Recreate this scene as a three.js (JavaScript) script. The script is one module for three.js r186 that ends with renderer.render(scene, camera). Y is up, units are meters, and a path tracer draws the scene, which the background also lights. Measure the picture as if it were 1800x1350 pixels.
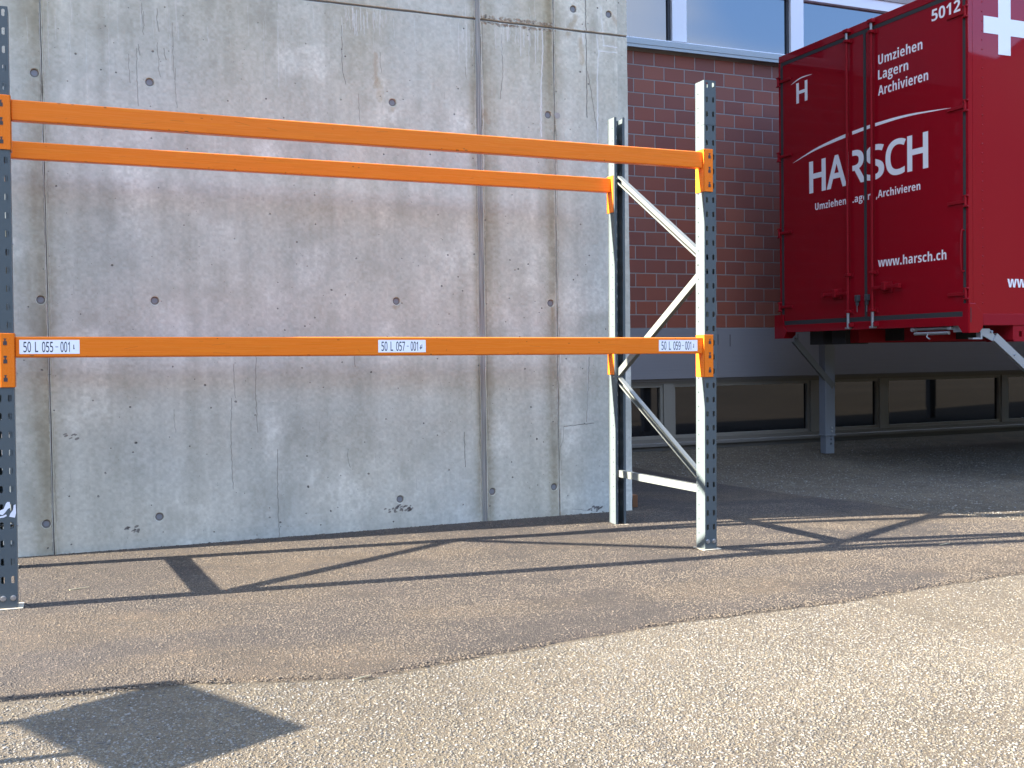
import * as THREE from 'three';
import { RoundedBoxGeometry } from 'three/addons/geometries/RoundedBoxGeometry.js';
import { mergeGeometries } from 'three/addons/utils/BufferGeometryUtils.js';
import { FontLoader } from 'three/addons/loaders/FontLoader.js';
import { TextGeometry } from 'three/addons/geometries/TextGeometry.js';

// ------------------------------------------------------------------ camera, sky, sun, exposure
// x runs along the walls, y is up, z points from the walls to the viewer; metres
const scene = new THREE.Scene();
const CAM = new THREE.Vector3(0, 1.05, 0);
const FPX = 1905.25, PW = 1800, PH = 1350;
const camera = new THREE.PerspectiveCamera(2 * Math.atan(PH / 2 / FPX) * 180 / Math.PI, 4 / 3, 0.05, 900);
camera.position.copy(CAM);
camera.rotation.set(-1.5536 * Math.PI / 180, -23.182 * Math.PI / 180, -0.832 * Math.PI / 180, 'YXZ');
camera.updateMatrixWorld();

function rng(seed) { return () => { seed |= 0; seed = seed + 0x6D2B79F5 | 0; let t = Math.imul(seed ^ seed >>> 15, 1 | seed); t = t + Math.imul(t ^ t >>> 7, 61 | t) ^ t; return ((t ^ t >>> 14) >>> 0) / 4294967296; }; }
function hash2(x, y, s) { let h = Math.imul(x, 374761393) + Math.imul(y, 668265263) + Math.imul(s, 1442695041) | 0; h = Math.imul(h ^ h >>> 13, 1274126177); h ^= h >>> 16; return (h >>> 0) / 4294967296; }
// value noise; p > 0 makes it repeat after p cells
function vnoise(x, y, s, p = 0) {
  const xi = Math.floor(x), yi = Math.floor(y); let fx = x - xi, fy = y - yi;
  fx = fx * fx * (3 - 2 * fx); fy = fy * fy * (3 - 2 * fy);
  const w = (v) => p ? ((v % p) + p) % p : v;
  const x0 = w(xi), x1 = w(xi + 1), y0 = w(yi), y1 = w(yi + 1);
  const a = hash2(x0, y0, s), b = hash2(x1, y0, s), c = hash2(x0, y1, s), d = hash2(x1, y1, s);
  return a + (b - a) * fx + (c - a) * fy + (a - b - c + d) * fx * fy;
}
function fbm(x, y, s, oct, p = 0) { let v = 0, a = 0.5, n = 0; for (let i = 0; i < oct; i++) { v += a * vnoise(x, y, s + i * 17, p); n += a; a *= 0.5; x *= 2; y *= 2; p *= 2; } return v / n; }
const clamp = (v, a = 0, b = 1) => Math.min(b, Math.max(a, v));
const sstep = (a, b, v) => { const t = clamp((v - a) / (b - a)); return t * t * (3 - 2 * t); };
const mix = (a, b, t) => a + (b - a) * t;

const SUN = new THREE.Vector3(-1, 0.404 * 1.004, -0.088).normalize();
{
  const w = 1024, h = 512, data = new Float32Array(w * h * 4);
  for (let j = 0; j < h; j++) for (let i = 0; i < w; i++) {
    const az = ((i + 0.5) / w - 0.5) * 2 * Math.PI, el = ((j + 0.5) / h - 0.5) * Math.PI;
    const d = [Math.cos(el) * Math.cos(az), Math.sin(el), Math.cos(el) * Math.sin(az)];
    const y = Math.max(d[1], 0), t = Math.pow(y, 0.24);
    const g = Math.acos(clamp(d[0] * SUN.x + d[1] * SUN.y + d[2] * SUN.z, -1, 1)) * 180 / Math.PI;
    const glow = 0.34 * Math.exp(-g / 14) + 0.08 * Math.exp(-g / 45);
    let r = mix(0.225, 0.022, t) + glow, gg = mix(0.26, 0.108, t) + glow * 0.92, b = mix(0.30, 0.300, t) + glow * 0.8;
    if (d[1] > 0.02) {      // fair-weather cloud, thicker towards the horizon
      const px = d[0] / (d[1] + 0.12), pz = d[2] / (d[1] + 0.12);
      const n = fbm(px * 0.8 + 72.3, pz * 0.8 + 45.0, 5, 5);
      const c = sstep(0.44, 0.66, n) * 0.75;
      r = mix(r, 0.30, c); gg = mix(gg, 0.305, c); b = mix(b, 0.31, c);
    }
    if (d[1] < 0) { const k = clamp(-d[1] * 8); r = mix(r, 0.10, k); gg = mix(gg, 0.095, k); b = mix(b, 0.085, k); }
    data.set([r, gg, b, 1], (j * w + i) * 4);
  }
  const sky = new THREE.DataTexture(data, w, h, THREE.RGBAFormat, THREE.FloatType);
  sky.mapping = THREE.EquirectangularReflectionMapping; sky.magFilter = THREE.LinearFilter; sky.minFilter = THREE.LinearFilter; sky.needsUpdate = true;
  scene.background = sky; scene.environment = sky;
}
const sun = new THREE.DirectionalLight(new THREE.Color().setRGB(1, 0.9, 0.76), 3.5);
sun.position.copy(SUN).multiplyScalar(40).add(new THREE.Vector3(3, 0, -6)); sun.target.position.set(3, 0, -6);
sun.castShadow = true; sun.shadow.mapSize.set(4096, 4096); sun.shadow.bias = -0.0004;
Object.assign(sun.shadow.camera, { left: -14, right: 14, top: 14, bottom: -14, near: 1, far: 90 });
scene.add(sun, sun.target);
const renderer = new THREE.WebGLRenderer({ antialias: true });
renderer.toneMapping = THREE.LinearToneMapping; renderer.toneMappingExposure = 11;
renderer.shadowMap.enabled = true;

// ------------------------------------------------------------------ helpers
const used = {};
function numbered(n) { const k = used[n] = (used[n] ?? -1) + 1; return k ? n + '_' + String(k).padStart(3, '0') : n; }
function mesh(name, geo, mat, parent) {
  const m = new THREE.Mesh(Array.isArray(geo) ? (geo.length > 1 ? merge(geo) : geo[0]) : geo, mat);
  m.name = name; m.castShadow = m.receiveShadow = true; (parent || scene).add(m); return m;
}
function merge(list) { return mergeGeometries(list.map((g) => { const n = g.index ? g.toNonIndexed() : g; for (const k of Object.keys(n.attributes)) if (!['position', 'normal', 'uv'].includes(k)) n.deleteAttribute(k); return n; })); }
function thing(name, label, category, group) { const g = new THREE.Group(); g.name = numbered(name); g.userData = { label, category }; if (group) g.userData.group = group; scene.add(g); return g; }
function tag(o, label, category, group) { o.name = numbered(o.name); o.userData = { label, category }; if (group) o.userData.group = group; return o; }
function box(x0, x1, y0, y1, z0, z1, r = 0) {
  const w = x1 - x0, h = y1 - y0, d = z1 - z0;
  const g = r ? new RoundedBoxGeometry(w, h, d, 2, r) : new THREE.BoxGeometry(w, h, d);
  return g.translate((x0 + x1) / 2, (y0 + y1) / 2, (z0 + z1) / 2);
}
function cyl(a, b, r, seg = 12, r2 = r) {
  const A = new THREE.Vector3(...a), B = new THREE.Vector3(...b), L = A.distanceTo(B);
  const g = new THREE.CylinderGeometry(r2, r, L, seg);
  g.applyQuaternion(new THREE.Quaternion().setFromUnitVectors(new THREE.Vector3(0, 1, 0), B.clone().sub(A).normalize()));
  return g.translate((A.x + B.x) / 2, (A.y + B.y) / 2, (A.z + B.z) / 2);
}
// a profile (list of [a, b] in the plane spanned by U and V) swept from A to B
function sweep(profile, A, B, U, V) {
  A = new THREE.Vector3(...A); B = new THREE.Vector3(...B); U = new THREE.Vector3(...U).normalize(); V = new THREE.Vector3(...V).normalize();
  const s = new THREE.Shape(profile.map(([a, b]) => new THREE.Vector2(a, b)));
  const L = A.distanceTo(B), W = B.clone().sub(A).normalize();
  const g = new THREE.ExtrudeGeometry(s, { depth: L, bevelEnabled: false });
  if (new THREE.Vector3().crossVectors(U, V).dot(W) < 0) { const t = g.attributes.position, n = g.attributes.normal; for (let i = 0; i < t.count; i += 3) for (const q of [t, n, g.attributes.uv]) for (let k = 0; k < q.itemSize; k++) { const a = q.array[(i + 1) * q.itemSize + k]; q.array[(i + 1) * q.itemSize + k] = q.array[(i + 2) * q.itemSize + k]; q.array[(i + 2) * q.itemSize + k] = a; } }
  return g.applyMatrix4(new THREE.Matrix4().makeBasis(U, V, W).setPosition(A));
}
const RGB = (r, g, b) => new THREE.Color().setRGB(r, g, b);
const std = (c, rough, extra = {}) => new THREE.MeshStandardMaterial({ color: RGB(...c), roughness: rough, metalness: 0, ...extra });
const phys = (c, rough, extra = {}) => new THREE.MeshPhysicalMaterial({ color: RGB(...c), roughness: rough, metalness: 0, ...extra });
function dataTex(w, h, fill, color, reps = [1, 1]) {
  const d = new Uint8Array(w * h * 4);
  for (let j = 0, k = 0; j < h; j++) for (let i = 0; i < w; i++, k += 4) { const c = fill(i, j); d[k] = c[0]; d[k + 1] = c[1]; d[k + 2] = c[2]; d[k + 3] = 255; }
  return finish(new THREE.DataTexture(d, w, h), color, reps);
}
function finish(t, color, reps) { t.wrapS = t.wrapT = THREE.RepeatWrapping; t.magFilter = THREE.LinearFilter; t.minFilter = THREE.LinearMipmapLinearFilter; t.generateMipmaps = true; if (color) t.colorSpace = THREE.SRGBColorSpace; if (reps) t.repeat.set(...reps); t.needsUpdate = true; return t; }
// a pixel of the photograph as a point on the concrete wall's face
const WALLZ = -6.33;
function onWall(px, py) { const v = new THREE.Vector3((px - PW / 2) / FPX, -(py - PH / 2) / FPX, -1).applyQuaternion(camera.quaternion); const t = WALLZ / v.z; return [CAM.x + v.x * t, CAM.y + v.y * t]; }

// ------------------------------------------------------------------ ground
function groundY(x, z) {
  const a1 = mix(0.0005, -0.031, clamp((x + 0.17) / 3.7)), t1 = 0.25 + 0.75 * sstep(-6.4, -5.7, z);
  const a2 = -0.088 * sstep(3.2, 6.9, x), t2 = mix(0.1, 1, sstep(-10.4, -6.5, z));
  const far = 1 - sstep(10, 16, Math.hypot(x - 3, z + 5));
  return (a1 * t1 + a2 * t2) * far + 0.004 * (fbm(x * 1.3, z * 1.3, 77, 2) - 0.5) * far;
}
const lin = (pts, x) => { if (x <= pts[0][0]) return pts[0][1]; for (let i = 1; i < pts.length; i++) if (x <= pts[i][0]) return mix(pts[i - 1][1], pts[i][1], (x - pts[i - 1][0]) / (pts[i][0] - pts[i - 1][0])); return pts.at(-1)[1]; };
const frontEdge = (x) => lin([[-6, -3.7], [-0.2, -3.66], [0.4, -3.60], [0.94, -3.43], [1.75, -3.575], [2.3, -3.65], [3.1, -3.66], [4.3, -3.82], [6.2, -4.0]], x) + 0.02 * (fbm(x * 5, 3, 21, 4) - 0.5);
const rightEdge = (z) => lin([[-10.4, 5.0], [-8.8, 5.06], [-7.7, 5.1], [-6.75, 5.27], [-5.85, 5.62], [-5.4, 5.82], [-5, 6.1]], z) + 0.05 * (fbm(z * 6, 9, 22, 4) - 0.5);
const isAsphalt = (x, z) => x > -6 && z < frontEdge(x) && (z > -5 || x < rightEdge(z)) && x < 9;
// aggregate: rounded stones of many tones, tileable
function stones(size, cells, seed, palette, gap, gapTone, sizeVar) {
  const hgt = new Float32Array(size * size), col = new Uint8Array(size * size * 3), cs = size / cells;
  for (let j = 0; j < size; j++) for (let i = 0; i < size; i++) {
    const gx = i / cs, gy = j / cs, ci = Math.floor(gx), cj = Math.floor(gy); let d1 = 9, d2 = 9, bi = 0, bj = 0;
    for (let b = -1; b <= 1; b++) for (let a = -1; a <= 1; a++) {
      const wi = (ci + a + cells) % cells, wj = (cj + b + cells) % cells;
      const x = ci + a + hash2(wi, wj, seed) - gx, y = cj + b + hash2(wi, wj, seed + 1) - gy;
      const w = 1 + sizeVar * (hash2(wi, wj, seed + 2) - 0.5), d = Math.sqrt(x * x + y * y) * w;
      if (d < d1) { d2 = d1; d1 = d; bi = wi; bj = wj; } else if (d < d2) d2 = d;
    }
    const e = clamp((d2 - d1) / gap), k = j * size + i, buried = hash2(bi, bj, seed + 4);
    hgt[k] = Math.sqrt(e) * (0.35 + 0.65 * buried);
    const p = palette[Math.floor(hash2(bi, bj, seed + 3) * palette.length)], tone = 0.8 + 0.4 * hash2(bi, bj, seed + 5);
    for (let c = 0; c < 3; c++) col[k * 3 + c] = clamp(mix(gapTone[c], p[c] * tone, e * (0.3 + 0.7 * buried)), 0, 255);
  }
  return { hgt, col };
}
const TS = 2048, TILE = 2.6;
function groundMats(cells, seed, palette, gap, gapTone, sizeVar, bump, rough, extra) {
  const s = stones(TS, cells, seed, palette, gap, gapTone, sizeVar);
  const f = (i, j) => fbm(i / TS * 24, j / TS * 24, seed + 40, 4, 24);
  const map = dataTex(TS, TS, (i, j) => { const k = (j * TS + i) * 3, n = 0.82 + 0.36 * f(i, j); return [clamp(s.col[k] * n, 0, 255), clamp(s.col[k + 1] * n, 0, 255), clamp(s.col[k + 2] * n, 0, 255)]; }, true);
  const bm = dataTex(TS, TS, (i, j) => { const v = clamp(s.hgt[j * TS + i] * 190 + extra * (f(i, j) - 0.5) + 20, 0, 255); return [v, v, v]; }, false);
  return new THREE.MeshStandardMaterial({ map, bumpMap: bm, bumpScale: bump, roughness: rough, vertexColors: true });
}
const gravelMat = groundMats(500, 11, [[94, 86, 70], [86, 78, 64], [102, 93, 76], [78, 71, 62], [108, 100, 85], [94, 82, 64], [116, 109, 96], [72, 67, 60], [98, 86, 66]], 0.45, [68, 60, 48], 0.9, 0.0035, 0.95, 90);
const asphaltMat = groundMats(360, 51, [[92, 83, 73], [82, 74, 66], [102, 92, 80], [74, 68, 62], [97, 86, 73], [88, 79, 70], [116, 105, 91]], 0.5, [36, 31, 27], 1.1, 0.006, 0.95, 190);
function heightSheet(xs, zsOf, lift, tint, mat, name) {   // zsOf(x) gives the same number of z for each x
  const nx = xs.length, pos = [], uv = [], col = [], idx = []; let nz = 0;
  xs.forEach((x) => { const zs = zsOf(x); nz = zs.length; for (const z of zs) { pos.push(x, groundY(x, z) + (typeof lift === 'function' ? lift(x, z) : lift), z); uv.push(x / TILE, z / TILE); col.push(...tint(x, z)); } });
  for (let i = 0; i < nx - 1; i++) for (let j = 0; j < nz - 1; j++) { const a = i * nz + j, b = a + nz; idx.push(a, a + 1, b, b, a + 1, b + 1); }
  const g = new THREE.BufferGeometry();
  g.setAttribute('position', new THREE.Float32BufferAttribute(pos, 3)); g.setAttribute('uv', new THREE.Float32BufferAttribute(uv, 2)); g.setAttribute('color', new THREE.Float32BufferAttribute(col, 3));
  g.setIndex(idx); g.computeVertexNormals(); return g;
}
const range = (a, b, n) => Array.from({ length: n + 1 }, (_, i) => a + (b - a) * i / n);
{
  const spread = (a, b, n, outL, outR) => [...outL, ...range(a, b, n), ...outR];
  const xs = spread(-5, 15, 200, [-400, -120, -40, -15, -8], [19, 30, 60, 150, 400]), zs = spread(-11, 4, 150, [-400, -120, -40, -16], [7, 12, 25, 60, 150, 400]);
  const g = heightSheet(xs, () => zs, 0, (x, z) => {
    const n = fbm(x * 0.7 + 5, z * 0.7, 301, 4), m = fbm(x * 2.6, z * 2.6, 307, 3), k = 0.72 + 0.52 * n + 0.30 * (m - 0.5);
    return [k * 1.02, k * (0.99 + 0.03 * m), k * (0.90 + 0.12 * n)];
  }, gravelMat);
  const o = mesh('ground', g, gravelMat); o.userData = { kind: 'structure', label: 'worn yard surface of exposed tan and grey pebbles' };
  const tint = (x, z) => {
    const dust = sstep(0.46, 0.66, fbm(x * 1.1 + 9, z * 2.4, 331, 5) + 0.20 * sstep(1.6, -0.4, x) * sstep(-5, -3.6, z)), n = fbm(x * 3, z * 3, 337, 3), k = 0.86 + 0.28 * n;
    return [k * mix(0.98, 1.44, dust), k * mix(0.94, 1.31, dust), k * mix(0.92, 1.04, dust)];
  };
  const back = (x) => x < 5.35 ? -6.4 : lin([[5.35, -6.4], [5.62, -5.85], [5.82, -5.4], [6.1, -5], [6.6, -4.6]], x);
  const a = heightSheet(range(-6, 6.2, 244), (x) => range(back(x) + 0.012 * (fbm(x * 9, 4, 23, 3) - 0.5), frontEdge(x), 48), (x, z) => z > frontEdge(x) - 0.004 || (x > 5.35 && z < back(x) + 0.03) ? -0.004 : 0.007, tint);
  const zz = range(-10.3, -6.4, 60), flipped = heightSheet(range(0, 1, 24), () => zz, 0, () => [1, 1, 1]);
  const p = flipped.attributes.position, c = flipped.attributes.color;
  for (let i = 0; i < p.count; i++) { const z = p.getZ(i), x = mix(3.4, rightEdge(z), p.getX(i)); p.setXYZ(i, x, groundY(x, z) + (x > rightEdge(z) - 0.004 ? -0.004 : 0.007), z); flipped.attributes.uv.setXY(i, x / TILE, z / TILE); c.setXYZ(i, ...tint(x, z)); }
  flipped.computeVertexNormals();
  const as = mesh('asphalt', mergeGeometries([a, flipped]), asphaltMat); as.userData = { kind: 'structure', label: 'strip of dusty dark asphalt along the concrete wall' };
}
{ // loose and embedded pebbles of the yard surface
  const r = rng(404), g = new THREE.IcosahedronGeometry(1, 0); { const p = g.attributes.position; for (let i = 0; i < p.count; i++) { const k = 0.8 + 0.4 * hash2(Math.round(p.getX(i) * 50), Math.round(p.getY(i) * 50 + p.getZ(i) * 90), 3); p.setXYZ(i, p.getX(i) * k, p.getY(i) * k, p.getZ(i) * k); } g.computeVertexNormals(); }
  const at = [], yard = [[0.102, 0.090, 0.068], [0.124, 0.111, 0.086], [0.080, 0.072, 0.060], [0.148, 0.137, 0.115], [0.096, 0.082, 0.061], [0.066, 0.061, 0.055], [0.115, 0.094, 0.061], [0.17, 0.163, 0.148]], tar = [[0.082, 0.065, 0.048], [0.070, 0.056, 0.043], [0.094, 0.075, 0.054], [0.055, 0.046, 0.038], [0.104, 0.086, 0.063]];
  const fill = (n, x0, x1, z0, z1, s0, s1, dark) => { for (let i = 0; i < n; i++) { const x = mix(x0, x1, r()), z = mix(z0, z1, r()), q = dark ? fbm(x * 3.1, z * 4.5, 911, 4) : fbm(x * 2.2, z * 2.2, 909, 3); if (r() > (dark ? sstep(0.28, 0.66, q) + 0.08 : 0.35 + 1.1 * q) || isAsphalt(x, z) !== dark) continue; at.push([x, z, mix(s0, s1, Math.pow(r(), dark ? 1.6 : 2.6)), dark ? 0.0065 : 0, dark ? tar : yard]); } };
  fill(170000, -0.3, 3.2, -3.9, -1.75, 0.0012, 0.0050, false); fill(110000, 1.2, 5.8, -4.1, -2.0, 0.0013, 0.0050, false); fill(42000, 4.9, 9.5, -10.1, -4.8, 0.003, 0.009, false);
  fill(230000, -0.4, 6.3, -6.33, -3.4, 0.0015, 0.0052, true); fill(12000, 3.6, 5.6, -9.5, -6.33, 0.002, 0.0045, true);
  for (let i = 0; i < 2200; i++) at.push([mix(-0.45, 3.58, r()), WALLZ + 0.004 + 0.035 * r() * r(), mix(0.003, 0.011, r() * r()), 0.005, tar]);   // crumbled edge at the foot of the wall
  for (let i = 0; i < 700; i++) { const x = mix(-0.4, 6.5, r()), z = mix(-6.3, -3.4, r()); if (isAsphalt(x, z)) at.push([x, z, mix(0.0018, 0.005, r() * r() * r()), 0.007, yard]); }
  const m = new THREE.InstancedMesh(g, new THREE.MeshStandardMaterial({ color: 0xffffff, roughness: 0.9 }), at.length), M = new THREE.Matrix4(), q = new THREE.Quaternion(), e = new THREE.Euler(), c = new THREE.Color();
  at.forEach(([x, z, s, l, tones], i) => { e.set((r() - 0.5) * 0.5, r() * 6.28, (r() - 0.5) * 0.5); M.compose(new THREE.Vector3(x, groundY(x, z) + l + s * 0.08, z), q.setFromEuler(e), new THREE.Vector3(s * mix(0.8, 1.6, r()), s * mix(0.4, 0.7, r()), s)); m.setMatrixAt(i, M); const t = tones[Math.floor(r() * tones.length)], k = 0.8 + 0.4 * r(); m.setColorAt(i, c.setRGB(t[0] * k, t[1] * k, t[2] * k)); });
  m.name = 'gravel_stones'; m.castShadow = m.receiveShadow = true; m.userData = { kind: 'stuff', label: 'small rounded pebbles standing out of the yard surface', category: 'gravel' }; scene.add(m);
}
{ // wooded hills across the valley, mirrored by the container's paint and the panes
  const pos = [], idx = [], col = [], n = 180, rows = [[70, 0], [78, 0.55], [86, 0.9], [94, 1], [110, 0.7], [130, 0]];
  for (let i = 0; i <= n; i++) { const a = mix(-0.62 * Math.PI, 1.02 * Math.PI, i / n); const hh = 29 + 6 * (fbm(i * 0.09, 2, 61, 3) - 0.5) + 3 * (fbm(i * 0.7, 5, 62, 3) - 0.5);
    rows.forEach(([rad, k], j) => { const rr = rad + 4 * (hash2(i, j, 63) - 0.5); pos.push(3 + rr * Math.sin(a) * 1, -0.2 + hh * k + (k ? 1.6 * (hash2(i, j, 64) - 0.5) : 0), -3 + rr * Math.cos(a)); const t = 0.7 + 0.6 * hash2(i, j, 65); col.push(0.018 * t, 0.023 * t, 0.013 * t); }); }
  for (let i = 0; i < n; i++) for (let j = 0; j < rows.length - 1; j++) { const a = i * rows.length + j, b = a + rows.length; idx.push(a, b, a + 1, b, b + 1, a + 1); }
  const g = new THREE.BufferGeometry(); g.setAttribute('position', new THREE.Float32BufferAttribute(pos, 3)); g.setAttribute('color', new THREE.Float32BufferAttribute(col, 3)); g.setIndex(idx); g.computeVertexNormals();
  const o = mesh('hills', g, new THREE.MeshPhysicalMaterial({ vertexColors: true, roughness: 1, specularIntensity: 0, side: THREE.DoubleSide })); o.userData = { kind: 'structure', label: 'dark wooded hills around the yard' };
}

// ------------------------------------------------------------------ concrete stair tower
const CX0 = -0.5, CX1 = 3.575, JOINTX = [0.01, 2.515, 3.037], JOINTY = 3.14, TOWERH = 9.2;
const holes = [[-0.025, 0.175], [0.556, 0.172], [1.958, 0.178], [2.566, 0.186], [2.998, 0.189], [-0.024, 1.379], [0.558, 1.378], [1.956, 1.384], [2.562, 1.375], [2.99, 1.377], [-0.026, 2.584], [0.557, 2.585], [1.953, 2.582], [2.556, 2.583], [2.99, 2.583], [3.18, 3.277], [3.44, 3.272]];
let concreteMat, concreteBack, concreteJoint;
{
  const W = 2048, H = 1792, S = 512, X0 = -0.5, cv = document.createElement('canvas'), bv = document.createElement('canvas');
  cv.width = bv.width = W; cv.height = bv.height = H; const c = cv.getContext('2d'), b = bv.getContext('2d');
  const im = c.createImageData(W, H), bi = b.createImageData(W, H);
  for (let j = 0, k = 0; j < H; j++) for (let i = 0; i < W; i++, k += 4) {
    const x = X0 + i / S, y = (H - j) / S;
    const big = fbm(x * 1.1 + 3, y * 0.8, 91, 3), mid = fbm(x * 4.2, y * 3.6, 92, 4), str = fbm(x * 16, y * 0.9 + 0.35 * mid, 93, 4), fine = fbm(x * 60, y * 60, 94, 3), warm = fbm(x * 1.7 + 9, y * 1.3 + 2, 95, 4), blot = fbm(x * 9, y * 7, 96, 3);
    let v = 183 + 15 * (big - 0.5) + 17 * (mid - 0.5) + 26 * (str - 0.5) + 26 * (fine - 0.5) - 9 * sstep(0.58, 0.82, blot) * (0.5 + fine) + 12 * sstep(0.56, 0.8, mid) * (0.4 + 1.2 * fine);
    let wr = 9 * (warm - 0.35);
    // grime along the formwork joints
    const dj = (x0, w) => Math.exp(-(((x - x0) / w) ** 2)); const rag = 0.5 + 1.0 * fbm(x * 20, y * 1.6, 97, 3);
    const gr = rag * (1.05 * dj(2.515, 0.055) + 0.42 * dj(2.60, 0.05) * sstep(0.6, 2.4, y) + 0.75 * dj(3.005, 0.045) + 0.7 * dj(0.0, 0.045) + 0.35 * dj(-0.06, 0.05));
    v -= 42 * gr; wr += 6 * gr;
    const top = sstep(2.3, 3.1, y) * fbm(x * 7, y * 0.6, 98, 3); v -= 14 * top; wr += 8 * top * warm;
    if (x > 3.46 && y < 2.18) { const e = sstep(3.46, 3.475, x); v += e * (4 + 20 * (fbm(x * 70, y * 0.8, 99, 3) - 0.5)); wr -= 9 * e; }
    im.data[k] = clamp(v + 2 + wr * 0.7, 0, 255); im.data[k + 1] = clamp(v + 0.5, 0, 255); im.data[k + 2] = clamp(v - 13 - wr, 0, 255); im.data[k + 3] = 255;
    const bb = clamp(150 + 60 * (fine - 0.5) + 60 * (mid - 0.5) + 50 * (blot - 0.5), 0, 255); bi.data[k] = bi.data[k + 1] = bi.data[k + 2] = bb; bi.data[k + 3] = 255;
  }
  c.putImageData(im, 0, 0); b.putImageData(bi, 0, 0);
  const r = rng(77), P = (p) => [(p[0] - X0) * S, H - p[1] * S];
  function wander(ctx, pts, width, style, jit = 1) {
    ctx.strokeStyle = style; ctx.lineWidth = width; ctx.lineCap = 'round'; ctx.beginPath();
    let [x, y] = P(pts[0]); ctx.moveTo(x, y);
    for (let i = 1; i < pts.length; i++) { const [x1, y1] = P(pts[i]), n = Math.max(2, Math.round(Math.hypot(x1 - x, y1 - y) / 9)); for (let k = 1; k <= n; k++) ctx.lineTo(mix(x, x1, k / n) + (r() - 0.5) * 3 * jit, mix(y, y1, k / n) + (r() - 0.5) * 3 * jit); x = x1; y = y1; }
    ctx.stroke();
  }
  const wl = (...a) => { const o = []; for (let i = 0; i < a.length; i += 2) o.push(onWall(a[i], a[i + 1])); return o; };
  const crack = (pts, w = 2, al = 0.55) => { wander(c, pts, w, `rgba(70,66,62,${al})`); wander(b, pts, w + 0.5, `rgba(40,40,40,${al})`); };
  const lime = (pts, w = 3, al = 0.6) => { wander(c, pts, w, `rgba(224,222,218,${al})`); wander(c, pts, w * 2.2, `rgba(214,212,208,${al * 0.25})`, 2); wander(b, pts, w, 'rgba(235,235,235,0.5)'); };
  const rust = (pts, w = 8, al = 0.16) => { for (let i = 0; i < 3; i++) wander(c, pts, w * (1 - i * 0.28), `rgba(140,112,78,${al})`, 3); };
  crack(wl(1029, 0, 1031, 110, 1032, 207), 2.6, 0.7); crack(wl(1033, 125, 1042, 180, 1053, 252), 1.8, 0.6); crack(wl(881, 60, 884, 130, 879, 175), 1.8, 0.5); crack(wl(816, 760, 818, 821), 2, 0.6); crack(wl(600, 45, 602, 120, 607, 148), 1.8, 0.5);
  crack(wl(630, 165, 632, 215), 1.4, 0.4); crack(wl(1036, 628, 1033, 690, 1031, 742), 1.8, 0.5); crack(wl(991, 750, 1044, 744), 1.8, 0.6); crack(wl(991, 750, 990, 775, 985, 785), 1.6, 0.4); crack(wl(622, 618, 624, 645), 1.4, 0.5); crack(wl(1006, 895, 1050, 899), 1.2, 0.4);
  for (const [x, y0, y1] of [[249, 5, 60], [252, 20, 45], [276, 15, 55], [277, 75, 105], [243, 78, 97], [279, 105, 135], [288, 85, 105], [303, 40, 140], [308, 120, 190], [240, 85, 185], [226, 95, 145], [818, 118, 140], [668, 92, 128], [411, 640, 700], [407, 700, 860], [450, 620, 760], [306, 720, 760], [488, 790, 945], [612, 790, 822]]) crack(wl(x, y0, x + 2 * (r() - 0.5), (y0 + y1) / 2, x + 3, y1), 1.3 + r(), 0.38);
  lime(wl(952.7, 47, 954, 90, 951, 150, 951, 240), 3.2, 0.62); lime(wl(1056, 12, 1061, 78), 3, 0.5); lime(wl(1049, 60, 1052, 92, 1050, 140, 1051, 250), 3.4, 0.55); lime(wl(1060, 80, 1096, 85), 4, 0.55); lime(wl(1054, 90, 1096, 94), 4, 0.45); lime(wl(1100, 60, 1103, 300), 3, 0.5);
  lime(wl(985, 620, 980, 690, 983, 780, 986, 900), 2.4, 0.5); lime(wl(851, 560, 852, 700, 856, 910), 1.8, 0.4); lime(wl(846, 60, 849, 200, 850, 300), 2, 0.4); lime(wl(1033, 600, 1033, 740), 2, 0.3); lime(wl(842, 45, 845, 180), 2.2, 0.4); lime(wl(1025, 55, 1024, 75), 4, 0.5);
  for (let i = 0; i < 26; i++) { const x = i < 18 ? mix(862, 950, r()) : mix(800, 842, r()), y = mix(38, 60, r()), l = mix(20, 90, r() * r()); lime(wl(x, y, x + 2 * (r() - 0.5), y + l * 0.6, x + 3 * (r() - 0.5), y + l), 1 + 1.8 * r(), 0.25 + 0.3 * r()); }
  for (let i = 0; i < 34; i++) { const x = mix(600, 680, r()), y = mix(8, 30, r()), l = mix(12, 45, r()); lime(wl(x, y, x + 1, y + l), 1 + 1.6 * r(), 0.2 + 0.25 * r()); }
  for (let i = 0; i < 60; i++) { const x = mix(20, 1090, r()), y = mix(-10, 60, r()), l = mix(20, 130, r() * r()); lime(wl(x, y, x + 2, y + l), 0.8 + 1.6 * r(), 0.10 + 0.16 * r()); }
  rust(wl(660, 95, 661, 150), 16, 0.10); rust(wl(665, 140, 668, 175), 26, 0.08); rust(wl(1012, 30, 998, 60), 22, 0.12); rust(wl(1020, 70, 1024, 110), 20, 0.12); rust(wl(1078, 30, 1092, 55), 18, 0.10); rust(wl(850, 195, 858, 215), 18, 0.10); rust(wl(690, 180, 690, 192), 22, 0.09); rust(wl(694, 540, 700, 530), 18, 0.12); rust(wl(970, 535, 972, 560), 9, 0.12);
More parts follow.
